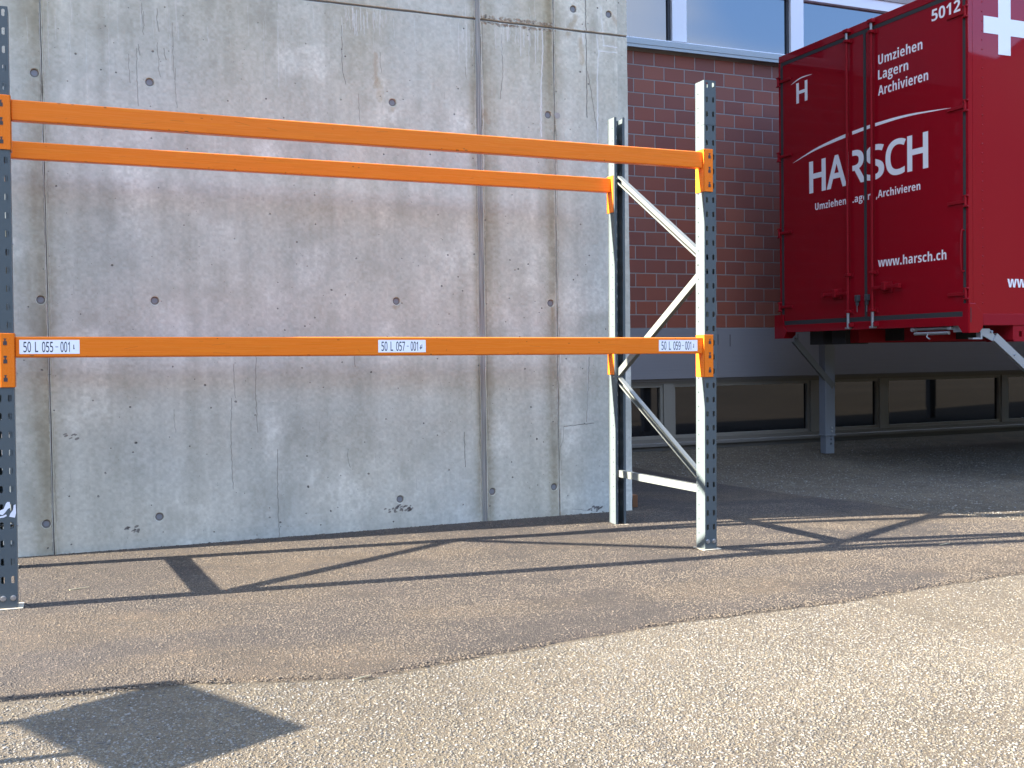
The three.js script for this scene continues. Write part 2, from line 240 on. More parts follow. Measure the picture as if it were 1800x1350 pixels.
  for (const [x, w] of [[0.004, 0.9], [0.024, 0.5], [2.487, 0.8], [2.543, 0.9], [3.028, 0.6], [3.047, 0.8]]) for (let y = -0.05; y < 3.4;) { const l = 0.05 + 0.5 * r(); const q = [[x + 0.002 * (r() - 0.5), y], [x + 0.003 * (r() - 0.5), y + l]]; if (r() < 0.55) lime(q, 1.2 + 1.2 * r(), 0.30 * w); else crack(q, 1.4 + 1.4 * r(), 0.34 * w); y += l * (0.7 + 0.7 * r()); }
  // honeycombed concrete along the horizontal joint
  for (let i = 0; i < 420; i++) { const px = mix(840, 975, r()), [x, y] = P([onWall(px, 40)[0], JOINTY + (r() - 0.45) * 0.05]); c.fillStyle = ['rgba(118,98,76,0.42)', 'rgba(84,74,64,0.42)', 'rgba(170,156,134,0.45)', 'rgba(136,118,96,0.4)'][i % 4]; const s = 1.5 + 5 * r(); c.beginPath(); c.ellipse(x, y, s, s * 0.7, r() * 3, 0, 7); c.fill(); b.fillStyle = i % 2 ? 'rgba(20,20,20,0.6)' : 'rgba(240,240,240,0.5)'; b.beginPath(); b.arc(x, y, s, 0, 7); b.fill(); }
  // blow holes
  for (let i = 0; i < 900; i++) { const x = r() * W, y = r() * H, s = 0.7 + 2.4 * Math.pow(r(), 4); c.fillStyle = `rgba(62,58,56,${0.35 + 0.45 * r()})`; c.beginPath(); c.ellipse(x, y, s, s * (0.8 + 0.6 * r()), r() * 3, 0, 7); c.fill(); b.fillStyle = 'rgba(0,0,0,0.8)'; b.beginPath(); b.arc(x, y, s, 0, 7); b.fill(); }
  for (const [x, y, n] of [[712, 893, 24], [688, 895, 10], [232, 930, 14], [1046, 895, 18], [125, 768, 6]]) for (let i = 0; i < n; i++) { const [u, v] = P(onWall(x + (r() - 0.5) * 28, y + (r() - 0.5) * 10)); c.fillStyle = 'rgba(72,66,62,0.55)'; c.beginPath(); c.ellipse(u, v, 2 + 6 * r(), 1.5 + 2 * r(), -0.4, 0, 7); c.fill(); b.fillStyle = 'rgba(30,30,30,0.5)'; b.fillRect(u, v, 4, 3); }
  for (let i = 0; i < 240; i++) { const x = r() * W, y = r() * H, l = 6 + 30 * r(); c.strokeStyle = r() < 0.5 ? 'rgba(120,114,110,0.22)' : 'rgba(196,192,188,0.22)'; c.lineWidth = 0.8 + r() * 1.5; c.beginPath(); c.moveTo(x, y); c.lineTo(x + (r() - 0.5) * 4, y + l); c.stroke(); }
  const map = finish(new THREE.CanvasTexture(cv), true, [1 / 4, 1 / 3.5]), bump = finish(new THREE.CanvasTexture(bv), false, [1 / 4, 1 / 3.5]); map.offset.set(0.125, 0); bump.offset.set(0.125, 0);
  concreteMat = new THREE.MeshStandardMaterial({ map, bumpMap: bump, bumpScale: 0.005, roughness: 0.88 });
  concreteBack = std([0.17, 0.155, 0.135], 0.95);
  const jb = dataTex(64, 1024, (i, j) => { const v = 128 + 200 * (fbm(i / 6, j / 14, 411, 4) - 0.5); return [v, v, v]; }, false), jm = dataTex(64, 1024, (i, j) => { const v = 138 + 90 * (fbm(i / 5, j / 22, 413, 4) - 0.5); return [v + 3, v, v - 8]; }, true);
  concreteJoint = new THREE.MeshStandardMaterial({ map: jm, bumpMap: jb, bumpScale: 0.006, roughness: 0.95 });
}
{
  const t = thing('concrete_wall', 'tall grey fair faced concrete wall with tie holes behind the orange beams', 'wall');
  mesh('core', box(CX0 + 0.005, CX1 - 0.004, -0.3, TOWERH, -10.19, WALLZ - 0.008), concreteBack, t);
  const xs = [CX0, ...JOINTX, CX1], gapX = [0, 0.0022, 0.0170, 0.0028, 0], ys = [-0.25, JOINTY, 6.3, TOWERH];
  for (let i = 0; i < 4; i++) for (let j = 0; j < 3; j++) {
    const x0 = xs[i] + gapX[i], x1 = xs[i + 1] - gapX[i + 1], y0 = ys[j] + (j ? 0.006 : 0), y1 = ys[j + 1] - 0.006, s = new THREE.Shape(), R = rng(900 + i * 7 + j);
    // formwork edges are never quite straight
    const edge = []; const along = (ax, ay, bx, by) => { const n = Math.max(2, Math.round(Math.hypot(bx - ax, by - ay) / 0.07)); for (let k = 0; k < n; k++) { const w = k ? 0.0032 : 0; edge.push(new THREE.Vector2(mix(ax, bx, k / n) + (R() - 0.5) * w * (ay === by ? 0 : 1), mix(ay, by, k / n) + (R() - 0.5) * w * (ax === bx ? 0 : 1))); } };
    along(x0, y0, x1, y0); along(x1, y0, x1, y1); along(x1, y1, x0, y1); along(x0, y1, x0, y0); s.setFromPoints(edge);
    for (const [hx, hy] of holes) if (hx > x0 + 0.03 && hx < x1 - 0.03 && hy > y0 && hy < y1) { const h = new THREE.Path(); h.absarc(hx, hy, 0.0225, 0, 6.2832, true); s.holes.push(h); }
    mesh('panel', new THREE.ExtrudeGeometry(s, { depth: 0.02, bevelEnabled: true, bevelSize: 0.003, bevelThickness: 0.003, bevelOffset: -0.003, bevelSegments: 1, curveSegments: 18 }).translate(0, 0, WALLZ - 0.023), concreteMat, t);
  }
  mesh('joint_strip', box(JOINTX[1] - 0.0163, JOINTX[1] + 0.0163, -0.25, TOWERH, WALLZ - 0.02, WALLZ - 0.0028), concreteJoint, t);
  const plugMat = std([0.20, 0.205, 0.22], 0.8);
  for (const [hx, hy] of holes) mesh('tie_plug', new THREE.CylinderGeometry(0.0150, 0.0160, 0.010, 20).rotateX(Math.PI / 2).translate(hx - 0.001, hy + 0.001, WALLZ - 0.0125), plugMat, t);
  // a filled hole beside the topmost tie of the narrow panel
  mesh('mortar_patch', new THREE.CylinderGeometry(0.02, 0.02, 0.006, 20).rotateX(Math.PI / 2).translate(3.055, 2.583, WALLZ - 0.0015), std([0.33, 0.31, 0.28], 0.95), t);
}

// ------------------------------------------------------------------ brick building behind
const BZ = -10.2;
{
  const t = thing('brick_building', 'dark red brick building with ribbon windows behind the container', 'building');
  const wallC = std([0.31, 0.29, 0.28], 0.95);
  mesh('wall', [box(3.4, 20, 1.312, 4.33, BZ - 0.4, BZ - 0.003), box(3.4, 20, 5.2, 9, BZ - 0.4, BZ - 0.003), box(3.4, 5.6, 4.33, 5.2, BZ - 0.4, BZ - 0.003), box(15, 20, 4.33, 5.2, BZ - 0.4, BZ - 0.003)], wallC, t);
  const nb = dataTex(256, 256, (i, j) => { const v = 128 + 110 * (fbm(i / 8, j / 8, 701, 4, 32) - 0.5); return [v, v, v]; }, false);
  const brickMats = [[0.235, 0.070, 0.044], [0.205, 0.062, 0.042], [0.262, 0.082, 0.050], [0.222, 0.074, 0.050], [0.196, 0.062, 0.043], [0.245, 0.068, 0.040]].map((c) => std(c, 0.72, { bumpMap: nb, bumpScale: 0.0015 }));
  const PIT = 0.2568, ROW = 0.1485, full = new THREE.BoxGeometry(PIT - 0.0125, ROW - 0.0125, 0.05), r = rng(31), rest = [];
  for (let row = -3 + 1; row < 18; row++) {       // courses counted down from the one whose top joint is at 3.985
    const yc = 3.985 - ROW * (row + 0.5), off = ((row % 2) + 2) % 2 ? 5.955 : 5.833;
    if (yc + ROW / 2 > 4.31) continue;
    for (let k = -10; k < 38; k++) {
      const xc = off + PIT * (k + 0.5); if (xc < 3.65 || xc > 15.2) continue;
      const dz = 0.0015 * (r() - 0.5);
      if (xc > 5.55 && xc < 8.25) { const m = mesh('brick', full, brickMats[Math.floor(r() * 6)], t); m.position.set(xc, yc, BZ - 0.025 + dz); m.rotation.z = (r() - 0.5) * 0.004; }
      else rest.push(full.clone().translate(xc, yc, BZ - 0.025 + dz));
    }
  }
  const rb = mesh('brick_courses', rest, brickMats[0], t); rb.userData = { kind: 'stuff' };
  // concrete band and plinth
  const band = std([0.21, 0.21, 0.225], 0.9, { bumpMap: nb, bumpScale: 0.002 });
  mesh('concrete_band', box(3.4, 20, 0.757, 1.309, BZ - 0.4, BZ + 0.012, 0.006), band, t);
  mesh('band_ledge', box(3.4, 20, 0.732, 0.757, BZ - 0.4, BZ - 0.01), std([0.16, 0.15, 0.14], 0.9), t);
  mesh('plinth', box(3.4, 20, -0.3, 0.03, BZ - 0.4, BZ + 0.04, 0.006), std([0.12, 0.115, 0.108], 0.95, { bumpMap: nb, bumpScale: 0.004 }), t);
  mesh('plinth_ledge', box(3.4, 20, 0.03, 0.066, BZ - 0.4, BZ + 0.075, 0.006), std([0.17, 0.16, 0.145], 0.9), t);
  for (const x of [6.86, 7.02, 7.95, 9.62, 10.35, 10.6]) mesh('drip_streak', box(x, x + 0.008, 1.1 + 0.08 * hash2(x * 100 | 0, 1, 2), 1.24, BZ + 0.0115, BZ + 0.0135), std([0.05, 0.05, 0.05], 1), t);
  // basement windows: weathered timber frames, single panes
  const wood = std([0.24, 0.225, 0.19], 0.8, { bumpMap: nb, bumpScale: 0.002 }), woodDark = std([0.17, 0.155, 0.13], 0.85);
  const glass = phys([0.012, 0.012, 0.013], 0.03, { ior: 1.5 });
  const cols = [[4.6, 6.181], [6.306, 8.161], [8.279, 9.185], [9.307, 11.164], [11.27, 13.0]];
  mesh('window_lintel', box(3.5, 13.2, 0.70, 0.732, BZ - 0.12, BZ - 0.03), woodDark, t);
  mesh('basement_sill', box(3.5, 13.2, 0.066, 0.104, BZ - 0.3, BZ - 0.012), woodDark, t);
  for (const [a, b] of [[6.181, 6.306], [8.161, 8.279], [9.185, 9.307], [11.164, 11.27]]) mesh('window_post', box(a, b, 0.104, 0.70, BZ - 0.16, BZ - 0.024, 0.004), wood, t);
  for (const [a, b] of cols) {
    const w = mesh('basement_window', [box(a, b, 0.104, 0.138, BZ - 0.11, BZ - 0.045, 0.003), box(a, b, 0.668, 0.70, BZ - 0.11, BZ - 0.045, 0.003), box(a, a + 0.034, 0.138, 0.668, BZ - 0.11, BZ - 0.045, 0.003), box(b - 0.034, b, 0.138, 0.668, BZ - 0.11, BZ - 0.045, 0.003)], wood, t);
    mesh('pane', box(a + 0.034, b - 0.034, 0.138, 0.668, BZ - 0.088, BZ - 0.08), glass, w);
    if (a < 5) mesh('sash_bar', box((a + b) / 2 - 0.13, (a + b) / 2 - 0.07, 0.138, 0.668, BZ - 0.079, BZ - 0.066), woodDark, w);
  }
  mesh('basement_back', box(3.5, 20, -0.2, 0.757, BZ - 0.42, BZ - 0.3), std([0.05, 0.05, 0.05], 1), t);
  mesh('basement_pier', box(13.0, 20, 0.066, 0.732, BZ - 0.3, BZ - 0.03), std([0.14, 0.08, 0.07], 0.95), t);
  // upper ribbon window: metal sill, pale frames, mirroring panes
  const sillM = phys([0.36, 0.38, 0.38], 0.42, { metalness: 0.35 }), frame = phys([0.72, 0.74, 0.78], 0.35, { clearcoat: 0.3 }), gasket = std([0.03, 0.035, 0.045], 0.6);
  const sky = phys([0.010, 0.016, 0.022], 0.02, { ior: 2.35 });
  mesh('window_sill', [box(5.2, 15.2, 4.333, 4.395, BZ - 0.25, BZ + 0.075, 0.003), box(5.2, 15.2, 4.300, 4.333, BZ + 0.055, BZ + 0.070)], sillM, t);
  mesh('frame_rail', [box(5.2, 15.2, 4.395, 4.412, BZ - 0.12, BZ - 0.01, 0.003), box(5.2, 15.2, 4.412, 4.434, BZ - 0.14, BZ - 0.022, 0.003)], frame, t);
  mesh('frame_head', box(5.2, 15.2, 5.08, 5.2, BZ - 0.14, BZ - 0.015, 0.003), frame, t);
  const bars = [[4.9, 5.05], [6.33, 6.515], [7.908, 8.089], [9.48, 9.66], [11.05, 11.23], [12.6, 12.78], [14.2, 14.38]];
  for (const [a, b] of bars) { const m = mesh('mullion', [box(a, b, 4.434, 5.08, BZ - 0.14, BZ - 0.014, 0.004)], frame, t); mesh('gasket', box(a - 0.034, a, 4.434, 5.08, BZ - 0.12, BZ - 0.05), gasket, m); }
  for (let i = 0; i < bars.length - 1; i++) mesh('window_pane', box(bars[i][1], bars[i + 1][0] - 0.034, 4.434, 5.08, BZ - 0.09, BZ - 0.07), sky, t);
  mesh('window_back', box(5.2, 15.2, 4.33, 5.2, BZ - 0.42, BZ - 0.3), std([0.05, 0.05, 0.05], 1), t);
}

// ------------------------------------------------------------------ pallet rack
const LEN = 3.4525, PWD = 0.073, PDP = 0.085, HT = 2.52, DEP = 1.06, BX = -0.052, BR = -0.034, PITCH = 0.0766;
{
  const rack = thing('pallet_rack', 'empty pallet rack with orange beams and grey slotted uprights on the asphalt', 'rack');
  rack.position.set(-0.1755, 0.0075, -5.015); rack.rotation.set(0, -0.0192, -0.0085, 'YXZ');
  const wear = dataTex(512, 512, (i, j) => { const v = 205 + 60 * (fbm(i / 16, j / 16, 811, 5, 32) - 0.5); return [v, v, v]; }, false);
  const postM = phys([0.083, 0.102, 0.108], 0.45, { specularIntensity: 0.6, roughnessMap: wear });
  const braceM = phys([0.125, 0.138, 0.132], 0.42, { roughnessMap: wear });
  const plateM = std([0.42, 0.37, 0.28], 0.7), boltM = phys([0.45, 0.46, 0.47], 0.35, { metalness: 0.8 });
  const orange = phys([0.78, 0.185, 0.016], 0.34, { specularIntensity: 0.45, roughnessMap: wear }), hookM = std([0.045, 0.038, 0.04], 0.6);
  // slotted upright: face at z = 0, open to the back
  const slot = (cx, cy) => { const p = new THREE.Path(), a = 0.0066, h = 0.0152, c = 0.004; p.setFromPoints([[a - c, -h], [a, -h + c], [a, h - c], [a - c, h], [c - a, h], [-a, h - c], [-a, c - h], [c - a, -h]].reverse().map(([x, y]) => new THREE.Vector2(cx + x, cy + y))); return p; };
  const rect = (x0, x1, y0, y1) => new THREE.Shape([[x0, y0], [x1, y0], [x1, y1], [x0, y1]].map(([x, y]) => new THREE.Vector2(x, y)));
  const TH = 0.0024, face = rect(-PWD / 2, PWD / 2, 0, HT), sideS = rect(-PDP, -TH, 0, HT);
  for (let k = 1; k < 33; k++) { const y = 0.0425 + PITCH * k; if (y > HT - 0.018) continue; face.holes.push(slot(-0.0195, y), slot(0.0195, y)); }
  for (let k = 0; k < 33; k++) { const y = 0.0425 + PITCH * (k + 0.5); if (y > HT - 0.02) continue; const h = new THREE.Path(); h.absellipse(-PDP * 0.72, y, 0.0032, 0.0042, 0, 6.2832, true); sideS.holes.push(h); }
  const ex = { depth: TH, bevelEnabled: false, curveSegments: 8 };
  const upright = merge([
    new THREE.ExtrudeGeometry(face, ex).translate(0, 0, -TH),
    new THREE.ExtrudeGeometry(sideS, ex).rotateY(-Math.PI / 2).translate(-PWD / 2 + TH, 0, 0).scale(1, 1, 1),
    new THREE.ExtrudeGeometry(sideS, ex).rotateY(-Math.PI / 2).translate(PWD / 2, 0, 0),
    box(-PWD / 2, -PWD / 2 + 0.016, 0, HT, -PDP - TH, -PDP), box(PWD / 2 - 0.016, PWD / 2, 0, HT, -PDP - TH, -PDP),
  ]);
  // the side sheets were drawn in x; turned about y their x runs along z
  const posts = {};
  for (const [key, x, z, turn] of [['LF', 0, 0, 0], ['RF', LEN, 0, 0], ['LB', BX, -DEP, Math.PI], ['RB', LEN + BR, -DEP, Math.PI]]) {
    const p = mesh('upright_post', upright, postM, rack); p.position.set(x, 0.005, z); p.rotation.y = turn; posts[key] = p;
    mesh('base_plate', new RoundedBoxGeometry(0.108, 0.005, 0.12, 1, 0.002).translate(0.004, -0.0025, -0.045), plateM, p);
    for (const bx of [-0.0195, 0.0195]) mesh('bolt', merge([new THREE.CylinderGeometry(0.0095, 0.0095, 0.007, 6).rotateX(Math.PI / 2).translate(bx, 0.0425, 0.0045), new THREE.CylinderGeometry(0.012, 0.012, 0.0018, 14).rotateX(Math.PI / 2).translate(bx, 0.0425, 0.0009)]), boltM, p);
  }
  mesh('splice_seam', box(-PWD / 2 - 0.0006, PWD / 2 + 0.0006, 2.2815, 2.284, -0.03, 0.0008), std([0.03, 0.04, 0.05], 0.7), posts.RF);
  { // torn remains of a white sticker low on the near upright
    const r = rng(5), piece = (pts) => new THREE.ExtrudeGeometry(new THREE.Shape(pts.map(([x, y]) => new THREE.Vector2(x, y))), { depth: 0.0006, bevelEnabled: false }).translate(0, 0, 0.0002);
    mesh('torn_sticker', merge([piece([[-0.031, 0.412], [-0.012, 0.42], [-0.002, 0.444], [0.004, 0.449], [0.0125, 0.448], [0.0135, 0.425], [0.004, 0.419], [-0.006, 0.405], [-0.016, 0.395], [-0.033, 0.400]]), piece([[0.009, 0.386], [0.031, 0.381], [0.0355, 0.40], [0.0345, 0.437], [0.027, 0.434], [0.024, 0.414], [0.013, 0.398]]), piece([[-0.035, 0.388], [-0.014, 0.392], [-0.002, 0.397], [0.0, 0.39], [-0.012, 0.384], [-0.03, 0.383]])]), std([0.74, 0.75, 0.80], 0.8), posts.LF);
  }
  // bracing: open channels with lips, every other one turned round
  const chan = (w, d, t, l) => [[-w / 2, 0], [w / 2, 0], [w / 2, d], [w / 2 - l, d], [w / 2 - l, d - t], [w / 2 - t, d - t], [w / 2 - t, t], [-w / 2 + t, t], [-w / 2 + t, d - t], [-w / 2 + l, d - t], [-w / 2 + l, d], [-w / 2, d]];
  const prof = chan(0.042, 0.028, 0.0022, 0.009);
  const zf = -PDP + 0.012, zb = -DEP + PDP - 0.012;
  for (const [x, xb] of [[0, BX], [LEN, LEN + BR]]) {
    const ofs = (z) => mix(x, xb, (z - zf) / (zb - zf)), bar = (name, y0, z0, y1, z1, open) => { const dir = new THREE.Vector3(0, y1 - y0, z1 - z0).normalize(), n = new THREE.Vector3(0, -dir.z, dir.y); mesh(name, sweep(prof, [ofs(z0) + (open ? 0.014 : -0.014), y0, z0], [ofs(z1) + (open ? 0.014 : -0.014), y1, z1], n.toArray(), [open ? -1 : 1, 0, 0]), braceM, rack); };
    bar('brace', 2.150, zb, 1.585, zf, true); bar('brace', 1.505, zf, 0.945, zb, false); bar('brace', 0.905, zb, 0.372, zf, true); bar('strut', 0.322, zb - 0.01, 0.322, zf + 0.01, false);
    for (const [y, z] of [[2.15, zb], [1.545, zf], [0.925, zb], [0.345, zf]]) mesh('brace_bolt', cyl([ofs(z) - PWD / 2 - 0.004, y, z], [ofs(z) + PWD / 2 + 0.004, y, z], 0.005, 8), boltM, rack);
  }
  // beams with hooked end connectors
  const BH = 0.087, BD = 0.046;
  function wornBeam(seed) {   // scuffs, chips and grime where pallets rub
    const cv = document.createElement('canvas'); cv.width = 2048; cv.height = 64; const c = cv.getContext('2d'), r = rng(seed);
    const col = (k, g = 1) => `rgb(${[0.78 * k, 0.185 * k * g, 0.016 * k * g].map((v) => Math.round(255 * clamp(1.055 * v ** (1 / 2.4) - 0.055))).join(',')})`;
    c.fillStyle = col(1); c.fillRect(0, 0, 2048, 64);
    for (let i = 0; i < 150; i++) { c.globalAlpha = 0.05 + 0.09 * r(); c.fillStyle = r() < 0.5 ? col(0.8) : col(1.08, 1.3); c.fillRect(r() * 2048, r() * 64, 20 + 160 * r(), 2 + 10 * r()); }
    for (let i = 0; i < 30; i++) { c.globalAlpha = 0.12 + 0.25 * r(); c.strokeStyle = r() < 0.55 ? '#e8a070' : '#6a3616'; c.lineWidth = 0.6 + r(); const x = r() * 2048, y = r() * 64; c.beginPath(); c.moveTo(x, y); c.lineTo(x + (r() - 0.5) * 90, y + (r() - 0.5) * 22); c.stroke(); }
    for (let i = 0; i < 13; i++) { c.globalAlpha = 0.6; c.fillStyle = ['#4a3020', '#5c4a40', '#7d3d18'][i % 3]; const x = r() * 2048, y = r() < 0.7 ? (r() < 0.5 ? 1 + 4 * r() : 59 + 4 * r()) : r() * 64; c.beginPath(); c.ellipse(x, y, 1.5 + 4 * r(), 0.8 + 1.6 * r(), 0, 0, 7); c.fill(); }
    c.globalAlpha = 1; return phys([1, 1, 1], 0.34, { specularIntensity: 0.45, roughnessMap: wear, map: finish(new THREE.CanvasTexture(cv), true) });
  }
  let beamSeed = 70;
  function beam(top, front) {
    const zo = front ? -0.006 : -DEP + 0.006, s = front ? -1 : 1, z0 = zo, z1 = zo + s * BD, xl = front ? 0 : BX, xr = front ? LEN : LEN + BR, a = xl + PWD / 2 + 0.006, b = xr - PWD / 2 - 0.006;
    const bm = mesh('beam', box(a, b, top - BH, top, Math.min(z0, z1), Math.max(z0, z1), 0.006), wornBeam(beamSeed++), rack);
    for (const [x, dir] of [[xl, 1], [xr, -1]]) {
      const e = x + dir * (PWD / 2 + 0.001), fz = front ? 0.001 : -DEP - 0.001, q = front ? 1 : -1, y0 = top + 0.014 - 0.227, y1 = top + 0.014;
      const lo = Math.min(e, e + dir * 0.005), hi = Math.max(e, e + dir * 0.005), fa = x - dir * 0.015, fb = e + dir * 0.005;
      const zr = [fz + q * 0.004, fz - q * 0.080].sort((m, n) => m - n), zq = [fz, fz + q * 0.004].sort((m, n) => m - n);
      mesh('connector', [box(lo, hi, y0, y1, ...zr, 0.0015), box(Math.min(fa, fb), Math.max(fa, fb), y0, y1, ...zq, 0.0015)], orange, bm);
      for (let k = 0; k < 3; k++) { const y = y0 + 0.036 + PITCH * k, hx = x - 0.001 + dir * 0.006, z = zq[front ? 1 : 0]; mesh('hook', [box(hx - 0.0075, hx + 0.0075, y - 0.012, y + 0.004, z - 0.001, z + 0.0012), box(hx - 0.003, hx + 0.003, y + 0.004, y + 0.013, z - 0.001, z + 0.0012), box(hx - 0.006, hx + 0.006, y + 0.013, y + (k === 1 ? 0.020 : 0.0155), z - 0.001, z + 0.0012)], hookM, bm); }
    }
    return bm;
  }
  beam(2.143, true); beam(2.155, false); beam(1.150, false);
  const low = beam(1.149, true);
  // location labels
  [['055', 0.0, 0.093], ['057', 1.0, 1.648], ['059', 2.0, 3.172]].forEach(([num, k, x0]) => {
    const cv = document.createElement('canvas'); cv.width = 768; cv.height = 192; const c = cv.getContext('2d');
    c.fillStyle = '#eceef2'; c.fillRect(0, 0, 768, 192); c.fillStyle = '#1d2433'; c.textBaseline = 'alphabetic';
    const put = (s, x, w, h = 140, y = 166) => { c.save(); c.font = '150px sans-serif'; const m = c.measureText(s); c.translate(x, y); c.scale(w / m.width, h / 109); c.fillText(s, 0, 0); c.lineWidth = 3; c.strokeStyle = '#1d2433'; c.strokeText(s, 0, 0); c.restore(); };
    put('50', 46, 104); put('L', 188, 50); put(num, 282, 150); c.fillRect(456, 92, 36, 9); put('001', 518, 140);
    c.fillRect(k === 1 ? 678 : 688, k === 1 ? 84 : 66, 10, 64); c.fillRect(k === 2 ? 676 : k === 1 ? 668 : 686, k === 0 ? 112 : 116, k === 1 ? 36 : 16, 16); if (k === 1) c.fillRect(700, 70, 10, 60);
    const lab = mesh('location_label', new THREE.BoxGeometry(0.236, 0.0595, 0.0008).translate(x0 - 0.034 + 0.118, 1.149 - 0.0435, -0.0054), new THREE.MeshStandardMaterial({ map: finish(new THREE.CanvasTexture(cv), true), roughness: 0.55 }), low);
    lab.userData.label = 'white location label reading 50 L ' + num + ' - 001';
  });
}

// ------------------------------------------------------------------ red swap container on legs
{
  const t = thing('swap_container', 'red swap body container with white lettering parked on steel legs', 'container');
  const X = 7.0, XE = 14.2, ZN = -6.745, ZF = -9.245, Y0 = 1.236, Y1 = 4.072;
  const RED = [0.285, 0.0022, 0.0105], opt = { clearcoat: 0.65, clearcoatRoughness: 0.025, specularIntensity: 0.12 };
  const red = phys(RED, 0.55, opt), redDull = phys([0.26, 0.004, 0.011], 0.6, { specularIntensity: 0.4 }), rubber = std([0.035, 0.035, 0.037], 0.8), galv = phys([0.42, 0.44, 0.46], 0.42, { metalness: 0.6 }), dark = std([0.03, 0.028, 0.027], 0.95), steelGrey = std([0.20, 0.225, 0.255], 0.6), white = phys([0.80, 0.80, 0.82], 0.5, { clearcoat: 0.5 }), lockM = std([0.05, 0.055, 0.06], 0.5);
  mesh('body', box(X + 0.045, XE, Y0 + 0.085, Y1 - 0.004, ZF + 0.004, ZN - 0.004), red, t);
  mesh('roof_edge', [box(X - 0.004, X + 0.05, 4.0, Y1, ZF + 0.002, ZN - 0.002, 0.006), box(X + 0.05, XE, 4.0, Y1 + 0.002, ZN - 0.006, ZN + 0.004, 0.003)], red, t);
  mesh('corner_post', [box(X - 0.003, X + 0.045, 1.42, 4.0, ZN - 0.028, ZN + 0.001, 0.004), box(X + 0.045, X + 0.15, 1.33, 4.0, ZN - 0.004, ZN + 0.0015)], red, t);
  mesh('corner_post', box(X - 0.003, X + 0.045, 1.42, 4.0, ZF - 0.001, ZF + 0.028, 0.004), red, t);
  mesh('end_rail', box(X - 0.006, X + 0.08, Y0, 1.312, ZF + 0.06, ZN - 0.06, 0.004), red, t);
  mesh('side_rail', box(X + 0.15, XE, Y0, 1.332, ZN - 0.08, ZN + 0.006, 0.004), redDull, t);
  for (let i = 0; i < 34; i++) mesh('rivet', new THREE.SphereGeometry(0.006, 8, 4, 0, 6.2832, 0, 1.5708).rotateX(Math.PI / 2).translate(X + 0.15 + (i % 17 === 0 ? 0.0 : 0), 1.42 + 0.0775 * i, ZN + 0.0015), red, t);
  const casting = (z0, z1, zFront) => { // plate that hangs below the rail, corners cut off
    const s = new THREE.Shape([[0, 1.42], [0.07, 1.42], [0.155, 1.33], [0.15, 1.215], [0.105, 1.175], [0, 1.175]].map(([x, y]) => new THREE.Vector2(X - 0.008 + x, y)));
    return new THREE.ExtrudeGeometry(s, { depth: z1 - z0, bevelEnabled: true, bevelSize: 0.004, bevelThickness: 0.004, bevelOffset: -0.004, bevelSegments: 2 }).translate(0, 0, z0);
  };
  const endPlate = (zc, dir) => { const s = new THREE.Shape([[0, 1.42], [0.055, 1.42], [0.062, 1.30], [0.115, 1.245], [0.062, 1.178], [0, 1.178]].map(([z, y]) => new THREE.Vector2(z * dir, y))); return new THREE.ExtrudeGeometry(s, { depth: 0.012, bevelEnabled: false }).rotateY(-Math.PI / 2).translate(X - 0.002, 0, zc); };
  mesh('corner_casting', [casting(ZN - 0.05, ZN + 0.008), endPlate(ZN + 0.006, -1)], red, t);
  mesh('corner_casting', [casting(ZF - 0.09, ZF + 0.06), endPlate(ZF + 0.0, 1)], red, t);
  mesh('casting_slot', box(X + 0.004, X + 0.012, 1.262, 1.385, ZN + 0.007, ZN + 0.0135), dark, t);
  // doors with printed lettering
  const cv = document.createElement('canvas'); cv.width = 1800; cv.height = 1980; const c = cv.getContext('2d'), S = 720;
  const U = (z) => (z + 9.25) * S, V = (y) => 1980 - (y - 1.31) * S;
  c.fillStyle = '#fff'; c.fillStyle = `rgb(${RED.map((v) => Math.round(255 * (v <= 0.0031308 ? 12.92 * v : 1.055 * v ** (1 / 2.4) - 0.055))).join(',')})`; c.fillRect(0, 0, 1800, 1980);
  const WHITE = '#f3f3f5'; c.fillStyle = WHITE; c.strokeStyle = WHITE;
  // one word stretched to run from z0 to z1 on its baseline, capitals h high
  function word(s, z0, z1, y, h, bold = true, thin = 0) { c.save(); c.font = (bold ? 'bold ' : '') + '200px sans-serif'; const m = c.measureText(s), l = -m.actualBoundingBoxLeft, w = m.actualBoundingBoxLeft + m.actualBoundingBoxRight; c.translate(U(z0), V(y)); c.scale((U(z1) - U(z0)) / w, h * S / 143); c.fillText(s, -l, 0); if (thin) { c.lineWidth = thin; c.lineJoin = 'miter'; c.strokeText(s, -l, 0); } c.restore(); }
  for (const [ch, a, b] of [['H', -8.765, -8.534], ['A', -8.499, -8.235], ['R', -8.205, -7.975], ['S', -7.957, -7.734], ['C', -7.698, -7.466], ['H', -7.429, -7.2]]) word(ch, a, b, 2.615, 0.295, false, 9);
  word('H', -8.960, -8.797, 3.540, 0.192, false, 8);
  word('Umziehen,', -8.687, -8.208, 2.431, 0.068); word('Lagern', -8.168, -7.845, 2.431, 0.068); word(',Archivieren', -7.832, -7.283, 2.431, 0.068);
  word('Umziehen', -7.795, -7.252, 3.634, 0.086); word('Lagern', -7.796, -7.42, 3.497, 0.086); word('Archivieren', -7.797, -7.187, 3.354, 0.086);
  word('www.harsch.ch', -7.809, -6.989, 1.802, 0.080); word('5012', -7.146, -6.829, 3.836, 0.098);
